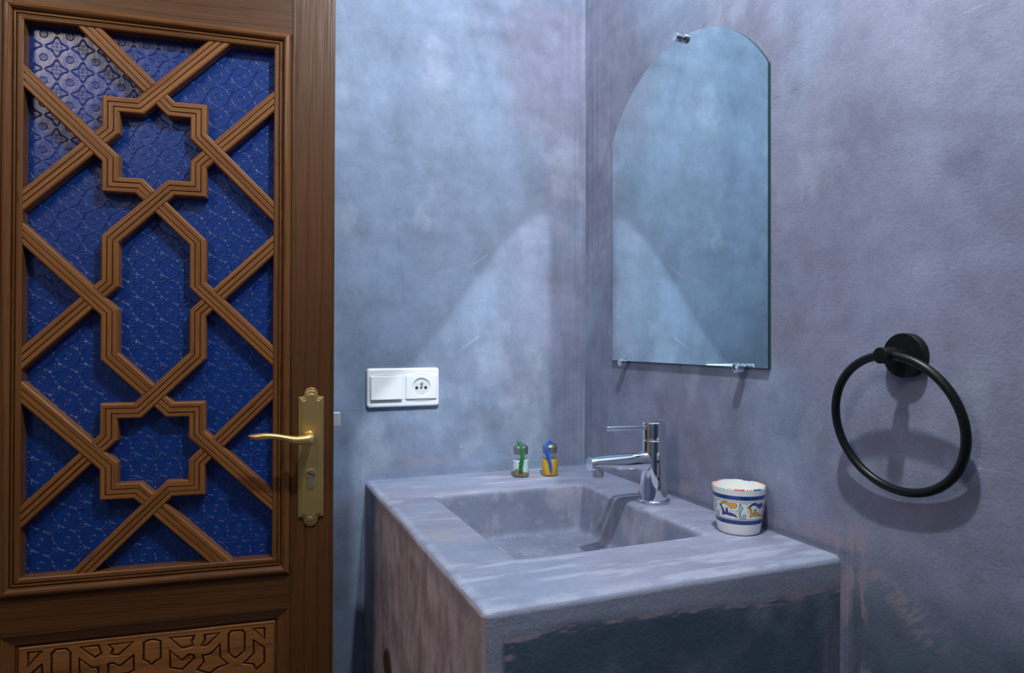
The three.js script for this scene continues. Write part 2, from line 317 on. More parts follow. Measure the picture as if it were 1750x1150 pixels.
// ---------------------------------------------------------------- washbasin counter: one masonry block lofted through nested rounded rectangles
{
  const YC = 0.852, t = tag(group('washbasin_counter', scene, [0, 0, 0]), 'blue grey plastered masonry counter with a sunken square basin in the corner', 'counter');
  const rect = (x0, x1, z0, z1, rr, n = 6, m = 24) => {           // counter-clockwise seen from above, the same count of points each
    const pts = [], [ra, rb, rc, rd] = Array.isArray(rr) ? rr : [rr, rr, rr, rr], arc = (cx, cz, a0, r) => { for (let i = 0; i <= n; i++) { const a = a0 + (i / n) * Math.PI / 2; pts.push([cx + r * Math.cos(a), cz + r * Math.sin(a)]); } };
    const side = (a, b) => { for (let i = 1; i < m; i++) pts.push([lerp(a[0], b[0], i / m), lerp(a[1], b[1], i / m)]); };
    arc(x1 - ra, z1 - ra, 0, ra); side([x1 - ra, z1], [x0 + rb, z1]);
    arc(x0 + rb, z1 - rb, Math.PI / 2, rb); side([x0, z1 - rb], [x0, z0 + rc]);
    arc(x0 + rc, z0 + rc, Math.PI, rc); side([x0 + rc, z0], [x1 - rd, z0]);
    arc(x1 - rd, z0 + rd, 1.5 * Math.PI, rd); side([x1, z0 + rd], [x1, z1 - ra]);
    return pts;
  };
  const X0 = -0.503, X1 = -0.0002, Z0 = 0.0002, Z1 = 0.711;
  const B = { x0: -0.405, x1: -0.103, z0: 0.172, z1: 0.56 };
  const loops = [], put = (inset, y, outer, tag_, r = 0.012) => loops.push({ y, tag: tag_, pts: outer ? rect(X0 + inset, X1, Z0, Z1 - inset, [0.0006, Math.max(0.004, r - inset * 0.5), 0.0006, 0.0006]) : rect(B.x0 + inset, B.x1 - inset, B.z0 + inset, B.z1 - inset, Math.max(0.004, r)) });
  for (const y of [0, 0.2, 0.4, 0.55, 0.65, 0.72, 0.77, 0.80, 0.825, YC - 0.009]) put(0, y, true, 'side');
  for (let i = 1; i <= 6; i++) { const a = (i / 6) * Math.PI / 2; put(0.009 * (1 - Math.cos(a)), YC - 0.009 + 0.009 * Math.sin(a), true, i <= 2 ? 'side' : 'top'); }
  const last = loops[loops.length - 1].pts, rim = rect(B.x0 - 0.010, B.x1 + 0.010, B.z0 - 0.010, B.z1 + 0.010, 0.018);
  for (const k of [0.1, 0.25, 0.4, 0.55, 0.7, 0.85, 1]) loops.push({ y: YC, tag: 'top', pts: last.map((p, i) => [lerp(p[0], rim[i][0], k), lerp(p[1], rim[i][1], k)]) });
  for (let i = 1; i <= 5; i++) { const a = (i / 5) * Math.PI / 2; put(-0.010 + 0.010 * Math.sin(a), YC - 0.010 * (1 - Math.cos(a)), false, i <= 3 ? 'top' : 'basin', 0.014); }
  for (const [ins, y] of [[0.002, 0.83], [0.004, 0.81], [0.007, 0.79], [0.009, 0.776]]) put(ins, y, false, 'basin', 0.012);
  for (let i = 1; i <= 4; i++) { const a = (i / 4) * Math.PI / 2; put(0.009 + 0.012 * (1 - Math.cos(a)), 0.776 - 0.016 * Math.sin(a), false, 'basin', 0.012); }
  const base = loops[loops.length - 1].pts, cx = -0.254, cz = 0.40;
  for (const k of [0.2, 0.4, 0.6, 0.8, 0.93]) loops.push({ y: 0.760 - 0.012 * k, tag: 'basin', pts: base.map((p) => [lerp(p[0], cx, k), lerp(p[1], cz, k)]) });
  const N = base.length, pos = [], idx = [];
  loops.forEach((L, j) => L.pts.forEach(([x, z]) => {
    const wob = (k, f) => 0.0028 * (fbm(x * f + k, z * f + L.y * f * 0.8 + k, 3) - 0.5);
    const free = sstep(0, 0.03, -x), freeZ = sstep(0, 0.03, z);
    pos.push(x + wob(3, 9) * free, L.y + (j > 9 ? wob(8, 8) * 0.9 : 0), z + wob(5, 9) * freeZ);
  }));
  for (let j = 0; j + 1 < loops.length; j++) for (let i = 0; i < N; i++) {
    const a = j * N + i, b = j * N + (i + 1) % N, c = a + N, d = b + N;
    idx.push(a, c, b, b, c, d);
  }
  const full = new THREE.BufferGeometry();
  full.setAttribute('position', new THREE.Float32BufferAttribute(pos, 3)); full.setIndex(idx); full.computeVertexNormals();
  const flat = full.toNonIndexed(), parts = { counter_top: [], basin: [], front_face: [], side_face: [] };
  for (let q = 0, tri = 0; q < idx.length; q += 3, tri++) {
    const j = Math.floor(tri / (2 * N)), tg = loops[j + 1].tag, o = tri * 3;
    const nx = flat.attributes.normal.getX(o) + flat.attributes.normal.getX(o + 1) + flat.attributes.normal.getX(o + 2), nz = flat.attributes.normal.getZ(o) + flat.attributes.normal.getZ(o + 1) + flat.attributes.normal.getZ(o + 2);
    parts[tg === 'side' ? (nz > Math.abs(nx) || nx > Math.abs(nz) ? 'front_face' : 'side_face') : tg === 'top' ? 'counter_top' : 'basin'].push(o);
  }
  const mats = { counter_top: topMat, basin: basinMat, front_face: frontMat, side_face: sideMat };
  const says = { front_face: 'dark slate blue front with a rubbed pink line', side_face: 'mauve brown side with upright brush streaks', basin: 'sunken square basin of pale plaster' };
  for (const [name, list] of Object.entries(parts)) {
    const p = new Float32Array(list.length * 9), n = new Float32Array(list.length * 9);
    list.forEach((o, k) => { p.set(flat.attributes.position.array.subarray(o * 3, o * 3 + 9), k * 9); n.set(flat.attributes.normal.array.subarray(o * 3, o * 3 + 9), k * 9); });
    const g = new THREE.BufferGeometry();
    g.setAttribute('position', new THREE.BufferAttribute(p, 3)); g.setAttribute('normal', new THREE.BufferAttribute(n, 3));
    tag(mesh(name, worldUV(g), mats[name], t), says[name]);
  }
  mesh('drain', new THREE.LatheGeometry([[0, 0.001], [0.012, 0.002], [0.021, 0.0025], [0.024, 0.001], [0.024, -0.004]].map((q) => new THREE.Vector2(...q)), 32), M.chrome, t, [cx, 0.7495, cz]);
  const hole = new THREE.LatheGeometry([[0, 0.0006], [0.017, 0.0006], [0.019, 0.003], [0.023, 0.0035], [0.026, 0.0]].map((q) => new THREE.Vector2(...q)), 32).rotateZ(Math.PI / 2);
  mesh('pipe_cover', hole, std({ color: lin(0.05, 0.03, 0.028), roughness: 0.7 }), t, [X0 - 0.0005, 0.585, 0.232]);
}

// ---------------------------------------------------------------- door
{
  const door = tag(group('door_1', scene, [-1.1426, 0, 0.1341]), 'brown wooden door with an interlaced lattice over embossed blue glass, standing open', 'door', undefined, 'structure');
  door.rotation.y = -0.1026;
  const woodBox = (x0, x1, y0, y1, z0, z1, upright, r = 0.0015) => {
    const g = new RoundedBoxGeometry(x1 - x0, y1 - y0, z1 - z0, 2, r).translate((x0 + x1) / 2, (y0 + y1) / 2, (z0 + z1) / 2);
    const p = g.attributes.position, uv = g.attributes.uv, k = rnd() * 0.7;
    for (let i = 0; i < p.count; i++) uv.setXY(i, (upright ? p.getY(i) : p.getX(i)) + k, (upright ? p.getX(i) : p.getY(i)) + p.getZ(i) + k);
    return g;
  };
  const XR = 0.5555, MI = 0.068, MO = 0.485, Zb = -0.038, Zf = 0.003;
  mesh('stile', woodBox(0, MI, 0.01, 2.03, Zb, Zf, true), M.stile, door);
  mesh('stile', woodBox(MO, XR, 0.01, 2.03, Zb, Zf, true), M.stile, door);
  mesh('top_rail', woodBox(MI, MO, 1.653, 2.03, Zb, Zf - 0.0003, false, 0.0006), M.rail, door);
  mesh('lock_rail', woodBox(MI, MO, 0.6885, 0.7465, Zb, Zf - 0.0003, false, 0.0006), M.rail, door);
  mesh('bottom_rail', woodBox(MI, MO, 0.01, 0.17, Zb, Zf - 0.0003, false, 0.0006), M.rail, door);

  // a strip: a profile [across, height] swept along a polyline with mitred corners
  function sweep(path, profile, m0, m1) {
    const P = path.map((q) => new THREE.Vector2(...q)), out = [], uv = [], k = rnd() * 0.8, k2 = rnd() * 0.25;
    const dirs = P.slice(1).map((q, i) => q.clone().sub(P[i]).normalize()), perp = (d) => new THREE.Vector2(-d.y, d.x);
    const mitre = P.map((q, i) => {
      if (i === 0) return m0 ? new THREE.Vector2(...m0) : perp(dirs[0]);
      if (i === P.length - 1) return m1 ? new THREE.Vector2(...m1) : perp(dirs[i - 1]);
      const a = perp(dirs[i - 1]), b = perp(dirs[i]); return a.clone().add(b).divideScalar(1 + a.dot(b));
    });
    let s = 0, arc = 0; const acc = [0]; for (let j = 1; j < profile.length; j++) acc.push(arc += Math.hypot(profile[j][0] - profile[j - 1][0], profile[j][1] - profile[j - 1][1]));
    for (let i = 0; i + 1 < P.length; i++) {
      const len = P[i].distanceTo(P[i + 1]), kk = k + i * 0.13;
      for (let j = 0; j + 1 < profile.length; j++) {
        const at = (q, w) => { const v = P[q].clone().addScaledVector(mitre[q], profile[w][0]); return [v.x, v.y, profile[w][1]]; };
        const a = at(i, j), b = at(i + 1, j), c = at(i, j + 1), d = at(i + 1, j + 1);
        out.push(...a, ...c, ...b, ...b, ...c, ...d);
        const ua = [s + kk, acc[j] + k2], ub = [s + len + kk, acc[j] + k2], uc = [s + kk, acc[j + 1] + k2], ud = [s + len + kk, acc[j + 1] + k2];
        uv.push(...ua, ...uc, ...ub, ...ub, ...uc, ...ud);
      }
      s += len;
    }
    const g = new THREE.BufferGeometry();
    g.setAttribute('position', new THREE.Float32BufferAttribute(out, 3)); g.setAttribute('uv', new THREE.Float32BufferAttribute(uv, 2)); g.computeVertexNormals();
    return g;
  }
  // four mitred sides of a frame whose outer edge is the rectangle; the profile runs [inward, height]
  function frameSides(name, x0, x1, y0, y1, profile, material) {
    const c = [[x0, y0], [x1, y0], [x1, y1], [x0, y1]], inward = [[1, 1], [-1, 1], [-1, -1], [1, -1]];
    for (let i = 0; i < 4; i++) { const j = (i + 1) % 4; mesh(name, sweep([c[i], c[j]], profile.map((q) => [q[0], q[1]]), inward[i], inward[j]), material, door); }
  }
  const upper = [[0, 0.0], [0.0003, 0.0050], [0.002, 0.0085], [0.0045, 0.0105], [0.0075, 0.0112], [0.0105, 0.0102], [0.0125, 0.0080], [0.0138, 0.0060], [0.0142, 0.0030], [0.0152, 0.0030], [0.0156, 0.0058], [0.0168, 0.0066], [0.0186, 0.0064], [0.0190, 0.0036], [0.0200, 0.0036], [0.0204, 0.0056], [0.0216, 0.0062], [0.0262, 0.0054], [0.0280, 0.0038], [0.0283, -0.017]];
  frameSides('moulding', MI, MO, 0.7465, 1.653, upper, M.moulding);
  const lower = [[0, 0.003], [0.0006, 0.0032], [0.002, 0.0015], [0.014, -0.0045], [0.0185, -0.0058], [0.0190, -0.0085], [0.0215, -0.0085], [0.0222, -0.0120]];
  frameSides('panel_moulding', MI, MO, 0.17, 0.6885, lower, M.moulding);

  // embossed blue glass behind the lattice: quatrefoils and small flowers in relief
  const quat = heightTexture(512, 512, 0.036, 0.036, (x, y) => {
    const f = (px, py) => {
      const P = 0.036; let u = ((px / P) % 1 + 1) % 1, v = ((py / P) % 1 + 1) % 1, h = 0;
      const foil = (du, dv, s) => {
        const r = Math.hypot(du, dv), a = Math.atan2(dv, du), R = s * (0.335 + 0.085 * Math.cos(4 * a) + 0.02 * Math.cos(8 * a));
        let e = Math.exp(-(((r - R) / 0.018) ** 2)) + 0.6 * Math.exp(-(((r - R + 0.06) / 0.014) ** 2));
        const pet = 0.10 + 0.11 * Math.abs(Math.cos(2 * a)) ** 1.5; e += 0.8 * sstep(0.03, 0, Math.abs(r - pet * 0.75) - 0.015) * (Math.abs(Math.cos(2 * a)) > 0.55 ? 1 : 0);
        e += sstep(0.045, 0.02, r);
        return e;
      };
      const flower = (du, dv) => { const r = Math.hypot(du, dv), a = Math.atan2(dv, du); let e = sstep(0.036, 0.012, r); const k = Math.cos(8 * a); e += sstep(0.2, 0.7, k) * Math.exp(-(((r - 0.095) / 0.022) ** 2)) + 0.5 * Math.exp(-(((r - 0.15) / 0.012) ** 2)); return 1.1 * e; };
      for (const [cx, cy] of [[0, 0], [1, 0], [0, 1], [1, 1]]) { h = Math.max(h, foil(u - cx, v - cy, 1)); }
      h = Math.max(h, flower(u - 0.5, v - 0.5));
      return h;
    };
    return 0.10 + 0.62 * f(x, y) * 0.7 + 0.12 * fbm(x * 130, y * 130, 3);
  });
  const glass = phys({ color: lin(0.003, 0.086, 0.47), transmission: 0.74, thickness: 0, roughness: 0.3, ior: 1.5, specularIntensity: 1, bumpMap: quat, bumpScale: 0.0024 });
  const pane = worldUV(new THREE.BoxGeometry(0.385, 0.866, 0.004).toNonIndexed()); pane.translate(0.2775, 1.2, -0.0185);
  tag(mesh('glass_pane', pane, glass, door), 'embossed cobalt blue glass');

  // interlaced lattice
  const C = 0.2775, S1 = 1.445, Hx = 1.203, S2 = 0.961, a = 0.0635, n = 0.023, k = a + n, W = 0.1825 + 0.010, T = 1.6249 + 0.010, Bt = 0.7755 - 0.010, hw = 0.0123;
  const mir = (p) => p.map(([x, y]) => [-x, y]);
  const pathA = [[-(T - S1 - k), T], [n, S1 + a], [a, S1 + a], [a, S1 + n], [W, S1 + n - (W - a)]];
  const pathC = [[-W, S1 - n + (W - a)], [-a, S1 - n], [-a, S1 - a], [-n, S1 - a], [a, S1 - a - k], [a, Hx + n], [W, Hx + n - (W - a)]];
  const pathE = [[-W, Hx - n + (W - a)], [-a, Hx - n], [-a, S2 + a + k], [n, S2 + a], [a, S2 + a], [a, S2 + n], [W, S2 + n - (W - a)]];
  const pathG = [[-W, S2 - n + (W - a)], [-a, S2 - n], [-a, S2 - a], [-n, S2 - a], [S2 - k - Bt, Bt]];
  const list = [  // path, where it passes under another strip
    [pathA, [[0, S1 + k]]], [mir(pathA), [[-k, S1]]], [pathC, [[0, S1 - k]]], [mir(pathC), [[k, S1], [-k, Hx]]],
    [pathE, [[0, S2 + k]]], [mir(pathE), [[k, Hx], [-k, S2]]], [pathG, [[0, S2 - k]]], [mir(pathG), [[k, S2]]]];
  const zt = 0.0035, zb = -0.0165, g0 = 0.0009, gd = 0.0026, gx = 0.0040;
  const profile = [[-hw, zb], [-hw, zt - 0.0022], [-hw + 0.0016, zt - 0.0003], [-hw + 0.0026, zt], [-gx - g0, zt], [-gx - g0 * 0.6, zt - gd], [-gx + g0 * 0.6, zt - gd], [-gx + g0, zt], [gx - g0, zt], [gx - g0 * 0.6, zt - gd], [gx + g0 * 0.6, zt - gd], [gx + g0, zt], [hw - 0.0026, zt], [hw - 0.0016, zt - 0.0003], [hw, zt - 0.0022], [hw, zb]].reverse();
  for (const [path, under] of list) {
    let pieces = [path.map(([x, y]) => [x, y])];
    for (const [ux, uy] of under) {
      const next = [];
      for (const piece of pieces) {
        let cut = null;
        for (let i = 0; i + 1 < piece.length && !cut; i++) { const [d, tt] = segDist(ux, uy, ...piece[i], ...piece[i + 1]); if (d < 0.003 && tt > 0.001 && tt < 0.999) cut = [i]; }
        if (!cut) { next.push(piece); continue; }
        const i = cut[0], A = piece[i], Z = piece[i + 1], L = Math.hypot(Z[0] - A[0], Z[1] - A[1]), d = [(Z[0] - A[0]) / L, (Z[1] - A[1]) / L], q = hw - 0.0004;
        next.push([...piece.slice(0, i + 1), [ux - d[0] * q, uy - d[1] * q]], [[ux + d[0] * q, uy + d[1] * q], ...piece.slice(i + 1)]);
      }
      pieces = next;
    }
    mesh('lattice_strip', mergeGeometries(pieces.map((pc) => sweep(pc.map(([x, y]) => [C + x, y]), profile))), M.lattice, door);
  }

  // carved lower panel: motifs left standing inside cut channels
  const motifs = [[[0.1026, 0.6576], [0.1243, 0.6578], [0.1027, 0.634]],
    [[0.1336, 0.6120], [0.1334, 0.6507], [0.1398, 0.6579], [0.1554, 0.6579], [0.162, 0.6509], [0.1622, 0.6120], [0.148, 0.600]],
    [[0.172, 0.6569], [0.2004, 0.6572], [0.2051, 0.6424], [0.1944, 0.6354]],
    [[0.2106, 0.6561], [0.2507, 0.6565], [0.2275, 0.6356], [0.2153, 0.6381], [0.218, 0.6475]],
    [[0.2617, 0.6533], [0.2714, 0.6571], [0.279, 0.6571], [0.289, 0.6524], [0.2892, 0.6230], [0.2814, 0.6194], [0.2744, 0.6132], [0.2688, 0.6201], [0.2613, 0.6242]],
    [[0.2988, 0.6568], [0.3393, 0.656], [0.3351, 0.6452], [0.336, 0.6373], [0.3185, 0.6348]],
    [[0.3509, 0.6552], [0.3777, 0.6558], [0.3559, 0.6348], [0.3461, 0.6351], [0.3518, 0.6463]],
    [[0.3875, 0.6515], [0.3934, 0.6571], [0.4112, 0.6561], [0.4157, 0.6497], [0.415, 0.6194], [0.3995, 0.6074], [0.3876, 0.6197]],
    [[0.4256, 0.6565], [0.4462, 0.656], [0.4463, 0.6341]],
    [[0.4269, 0.6387], [0.4463, 0.6219], [0.4464, 0.5961], [0.4326, 0.5845], [0.4265, 0.5955], [0.41, 0.5993], [0.427, 0.6147]],
    [[0.3396, 0.5976], [0.3503, 0.6103], [0.3482, 0.6222], [0.3606, 0.6225], [0.3772, 0.6385], [0.3779, 0.6146], [0.3913, 0.6018], [0.373, 0.5963], [0.3614, 0.5884]],
    [[0.3004, 0.6371], [0.3195, 0.6184], [0.3289, 0.6266], [0.3381, 0.6242], [0.3381, 0.616], [0.3196, 0.6003], [0.3005, 0.606]],
    [[0.1718, 0.6413], [0.1913, 0.6231], [0.2006, 0.6225], [0.2007, 0.6104], [0.172, 0.6043]],
    [[0.2114, 0.6256], [0.2194, 0.6275], [0.229, 0.6211], [0.2499, 0.6367], [0.2509, 0.6087], [0.24, 0.605], [0.2115, 0.6059]],
    [[0.1231, 0.6387], [0.1245, 0.6208], [0.1150, 0.6100], [0.1028, 0.6207]]];
  const ccw = (p) => (THREE.ShapeUtils.area(p.map((q) => new THREE.Vector2(...q))) > 0 ? p : p.slice().reverse());
  const inset = (p, d) => { p = ccw(p); return p.map((q, i) => { const A = p[(i + p.length - 1) % p.length], Z = p[(i + 1) % p.length]; const u = new THREE.Vector2(q[0] - A[0], q[1] - A[1]).normalize(), v = new THREE.Vector2(Z[0] - q[0], Z[1] - q[1]).normalize(); const n1 = new THREE.Vector2(-u.y, u.x), n2 = new THREE.Vector2(-v.y, v.x), m = n1.add(n2); const f = d * Math.min(2.2, 2 / Math.max(0.25, m.lengthSq())); return [q[0] + m.x * f, q[1] + m.y * f]; }); };
  const shapeOf = (p) => new THREE.Shape(p.map((q) => new THREE.Vector2(...q)));
  const PX0 = 0.0905, PX1 = 0.4625, PY1 = 0.6655, PY0 = 0.193;
  const flatWood = (g) => { const p = g.attributes.position, uv = g.attributes.uv; for (let i = 0; i < p.count; i++) uv.setXY(i, p.getX(i) + 0.3, p.getY(i) * 0.5 + p.getZ(i)); return g; };
  const sheet = shapeOf([[PX0 + 0.004, PY0 + 0.004], [PX1 - 0.004, PY0 + 0.004], [PX1 - 0.004, PY1 - 0.004], [PX0 + 0.004, PY1 - 0.004]]);
  for (const m of motifs) sheet.holes.push(new THREE.Path(ccw(m).slice().reverse().map((q) => new THREE.Vector2(...q))));
  mesh('carved_panel', flatWood(new THREE.ExtrudeGeometry(sheet, { depth: 0.004, bevelEnabled: true, bevelThickness: 0.0014, bevelSize: 0.0008, bevelOffset: -0.0008, bevelSegments: 2 }).translate(0, 0, -0.0115)), M.carved, door);
  frameSides('panel_lip', PX0, PX1, PY0, PY1, [[0, -0.013], [0.0003, -0.0075], [0.0022, -0.0052], [0.0042, -0.0058], [0.0046, -0.010]], M.carved);
  mesh('panel_backing', woodBox(PX0 - 0.01, PX1 + 0.01, PY0 - 0.01, PY1 + 0.01, -0.022, -0.0112, false, 0.0005), M.carvedFloor, door);
  for (const m of motifs) mesh('carved_motif', flatWood(new THREE.ExtrudeGeometry(shapeOf(inset(m, 0.0029)), { depth: 0.0032, bevelEnabled: true, bevelThickness: 0.0016, bevelSize: 0.0009, bevelOffset: -0.0009, bevelSegments: 2 }).translate(0, 0, -0.0113)), M.carved, door);

  // brass handle set
  const hs = tag(group('door_handle', door, [0.5185, 0.94, 0.003]), 'brass lever handle on a long stepped backplate');
  const plateShape = (d) => {
    const x = 0.0205 - d, y = 0.1010 - d, r = 0.0112 - d * 0.6, s = new THREE.Shape(), e = 0.0045;
    s.moveTo(-x, -y); 
    s.lineTo(-r - e, -y); s.quadraticCurveTo(-r - 0.0005, -y, -r, -y - e); s.absarc(0, -y - e, r, Math.PI, 2 * Math.PI, false); s.quadraticCurveTo(r + 0.0005, -y, r + e, -y);
    s.lineTo(x, -y); s.lineTo(x, y);
    s.lineTo(r + e, y); s.quadraticCurveTo(r + 0.0005, y, r, y + e); s.absarc(0, y + e, r, 0, Math.PI, false); s.quadraticCurveTo(-r - 0.0005, y, -r - e, y);
    s.lineTo(-x, y); s.closePath(); return s;
  };
  const layer = (d, z, h) => new THREE.ExtrudeGeometry(plateShape(d), { depth: h, bevelEnabled: true, bevelThickness: 0.0007, bevelSize: 0.0007, bevelOffset: -0.0007, bevelSegments: 2, curveSegments: 20 }).translate(0, 0, z);
  mesh('backplate', mergeGeometries([layer(0, 0, 0.0026), layer(0.0028, 0.0026, 0.0022), layer(0.0058, 0.0048, 0.0022)]), M.brass, hs);
  for (const [x, y] of [[0.0005, 0.1032], [-0.0005, -0.1032]]) {
    const s = mesh('screw', new THREE.LatheGeometry([[0, 0.0006], [0.0016, 0.0014], [0.0030, 0.0008], [0.0036, 0]].map((q) => new THREE.Vector2(...q)), 20).rotateX(Math.PI / 2), M.oldBrass, hs, [x, y, 0.0070]);
  }
  { // lever: a swelling S-curve lofted through ellipses
    const P = [[0.0048, 0.0355, 0.045, 0.0030, 0.0030], [0.0035, 0.0357, 0.045, 0.0070, 0.0060], [-0.003, 0.0356, 0.046, 0.0084, 0.0080], [-0.012, 0.0349, 0.047, 0.0080, 0.0078], [-0.024, 0.0354, 0.048, 0.0066, 0.0068], [-0.038, 0.0388, 0.048, 0.0050, 0.0058], [-0.050, 0.0416, 0.048, 0.0046, 0.0056], [-0.062, 0.0430, 0.048, 0.0050, 0.0058], [-0.072, 0.0430, 0.048, 0.0057, 0.0060], [-0.080, 0.0425, 0.048, 0.0057, 0.0058], [-0.087, 0.0428, 0.047, 0.0043, 0.0046], [-0.0925, 0.0439, 0.046, 0.0024, 0.0030], [-0.0955, 0.0448, 0.0455, 0.0007, 0.001]];
    const cur = new THREE.CatmullRomCurve3(P.map((q) => new THREE.Vector3(q[0], q[1], q[2]))), rad = new THREE.CatmullRomCurve3(P.map((q) => new THREE.Vector3(q[3], q[4], 0)));
    const pos = [], idx = [], ns = 72, nr = 24;
    for (let i = 0; i <= ns; i++) { const q = cur.getPoint(i / ns), r = rad.getPoint(i / ns), tg = cur.getTangent(i / ns), u = new THREE.Vector3(-tg.y, tg.x, 0).normalize(); for (let j = 0; j < nr; j++) { const an = (j / nr) * 2 * Math.PI; pos.push(q.x + u.x * r.x * Math.cos(an), q.y + u.y * r.x * Math.cos(an), q.z + r.y * Math.sin(an)); } }
    for (let i = 0; i < ns; i++) for (let j = 0; j < nr; j++) { const p = i * nr + j, q = i * nr + (j + 1) % nr; idx.push(p, q, p + nr, q, q + nr, p + nr); }
    const g = new THREE.BufferGeometry(); g.setAttribute('position', new THREE.Float32BufferAttribute(pos, 3)); g.setIndex(idx); g.computeVertexNormals();
    const neck = new THREE.LatheGeometry([[0.0095, 0.005], [0.0095, 0.0085], [0.0078, 0.0105], [0.0068, 0.014], [0.0066, 0.044]].map((q) => new THREE.Vector2(...q)), 28).rotateX(Math.PI / 2).translate(-0.003, 0.0352, 0);
    mesh('lever', mergeGeometries([g, neck.deleteAttribute('uv')]), M.brass, hs);
  }
  { // profile cylinder with its turn slot
    const s = new THREE.Shape(); s.absarc(0, 0, 0.0086, -1.05, Math.PI + 1.05, false); s.lineTo(-0.0050, -0.0205); s.absarc(0, -0.0205, 0.0050, Math.PI, 2 * Math.PI, false); s.closePath();
    const c = tag(mesh('lock_cylinder', new THREE.ExtrudeGeometry(s, { depth: 0.003, bevelEnabled: true, bevelThickness: 0.0006, bevelSize: 0.0006, bevelOffset: -0.0006, bevelSegments: 2, curveSegments: 16 }).translate(0, -0.028, 0.0056), M.oldBrass, hs), 'dull metal lock cylinder');
    const slot = new RoundedBoxGeometry(0.0125, 0.0026, 0.0012, 2, 0.0004).rotateZ(-0.45).translate(0, -0.028, 0.0092);
    mesh('turn_slot', slot, M.dark, c);
  }
  tag(mesh('latch', new RoundedBoxGeometry(0.022, 0.024, 0.012, 2, 0.0012).translate(XR + 0.0005, 0.9998, -0.016), std({ color: lin(0.62, 0.64, 0.66), metalness: 0.5, roughness: 0.35 }), door), 'bright steel latch bolt');
}

// ---------------------------------------------------------------- switch and socket plate
{
  const t = tag(group('switch_socket_plate', scene, [-0.4264, 1.0402, 0]), 'white double wall plate with a rocker switch and a round socket', 'socket');
  const rr = (w, h, r) => { const s = new THREE.Shape(), x = w / 2, y = h / 2; s.moveTo(-x + r, -y); s.lineTo(x - r, -y); s.absarc(x - r, -y + r, r, -Math.PI / 2, 0); s.lineTo(x, y - r); s.absarc(x - r, y - r, r, 0, Math.PI / 2); s.lineTo(-x + r, y); s.absarc(-x + r, y - r, r, Math.PI / 2, Math.PI); s.lineTo(-x, -y + r); s.absarc(-x + r, -y + r, r, Math.PI, 1.5 * Math.PI); return s; };
  const ex = (s, depth, b, bs = 3) => new THREE.ExtrudeGeometry(s, { depth: depth - b, bevelEnabled: true, bevelThickness: b, bevelSize: b, bevelOffset: -b, bevelSegments: bs, curveSegments: 24 });
  mesh('outer_frame', ex(rr(0.1511, 0.080, 0.0065), 0.0095, 0.0045, 5), M.plastic, t);
  for (const x of [-0.0362, 0.0362]) {
    const s = new THREE.Shape(); s.moveTo(-0.034, -0.024); s.quadraticCurveTo(0, -0.0330, 0.034, -0.024); s.lineTo(0.034, 0.024); s.quadraticCurveTo(0, 0.0330, -0.034, 0.024); s.closePath();
    mesh('module_frame', ex(s, 0.0022, 0.0008, 2).translate(x, 0, 0.0085), M.plasticGrey, t);
  }
  mesh('rocker', ex(rr(0.0635, 0.0475, 0.001), 0.0035, 0.0008, 2).rotateX(-0.06).translate(-0.0362, 0, 0.0110), M.plastic, t);
  const face = rr(0.0635, 0.0475, 0.001), hp = new THREE.Path(); hp.absarc(0, 0, 0.0187, 0, 2 * Math.PI, true); face.holes.push(hp);
  mesh('socket_face', ex(face, 0.0030, 0.0006, 2).translate(0.0362, 0, 0.0100), M.plastic, t);
  const well = mesh('socket_well', new THREE.LatheGeometry([[0, 0.0002], [0.0165, 0.0002], [0.0178, 0.0014], [0.0192, 0.0026 + 0.0105], [0.0200, 0.0128]].map((q) => new THREE.Vector2(q[0], q[1])), 48).rotateX(Math.PI / 2).translate(0.0362, 0, -0.0003), M.plastic, t);
  // the frame behind the well is solid, so the well is set as a shallow dish on it
  well.scale.z = 0.22; well.position.z = 0.0105;
  for (const x of [-0.0095, 0.0095]) mesh('socket_hole', new THREE.LatheGeometry([[0, 0.0003], [0.0022, 0.0003], [0.0030, 0.0008], [0.0032, 0]].map((q) => new THREE.Vector2(...q)), 20).rotateX(Math.PI / 2), M.hole, t, [0.0362 + x, -0.001, 0.0106]);
  mesh('screw', new THREE.LatheGeometry([[0, 0.0008], [0.002, 0.0010], [0.0030, 0]].map((q) => new THREE.Vector2(...q)), 20).rotateX(Math.PI / 2), M.steel, t, [0.0362, -0.001, 0.0106]);
  mesh('earth_pin', new THREE.CapsuleGeometry(0.0022, 0.012, 6, 14).rotateX(Math.PI / 2), M.steel, t, [0.0368, 0.0095, 0.012]);
}

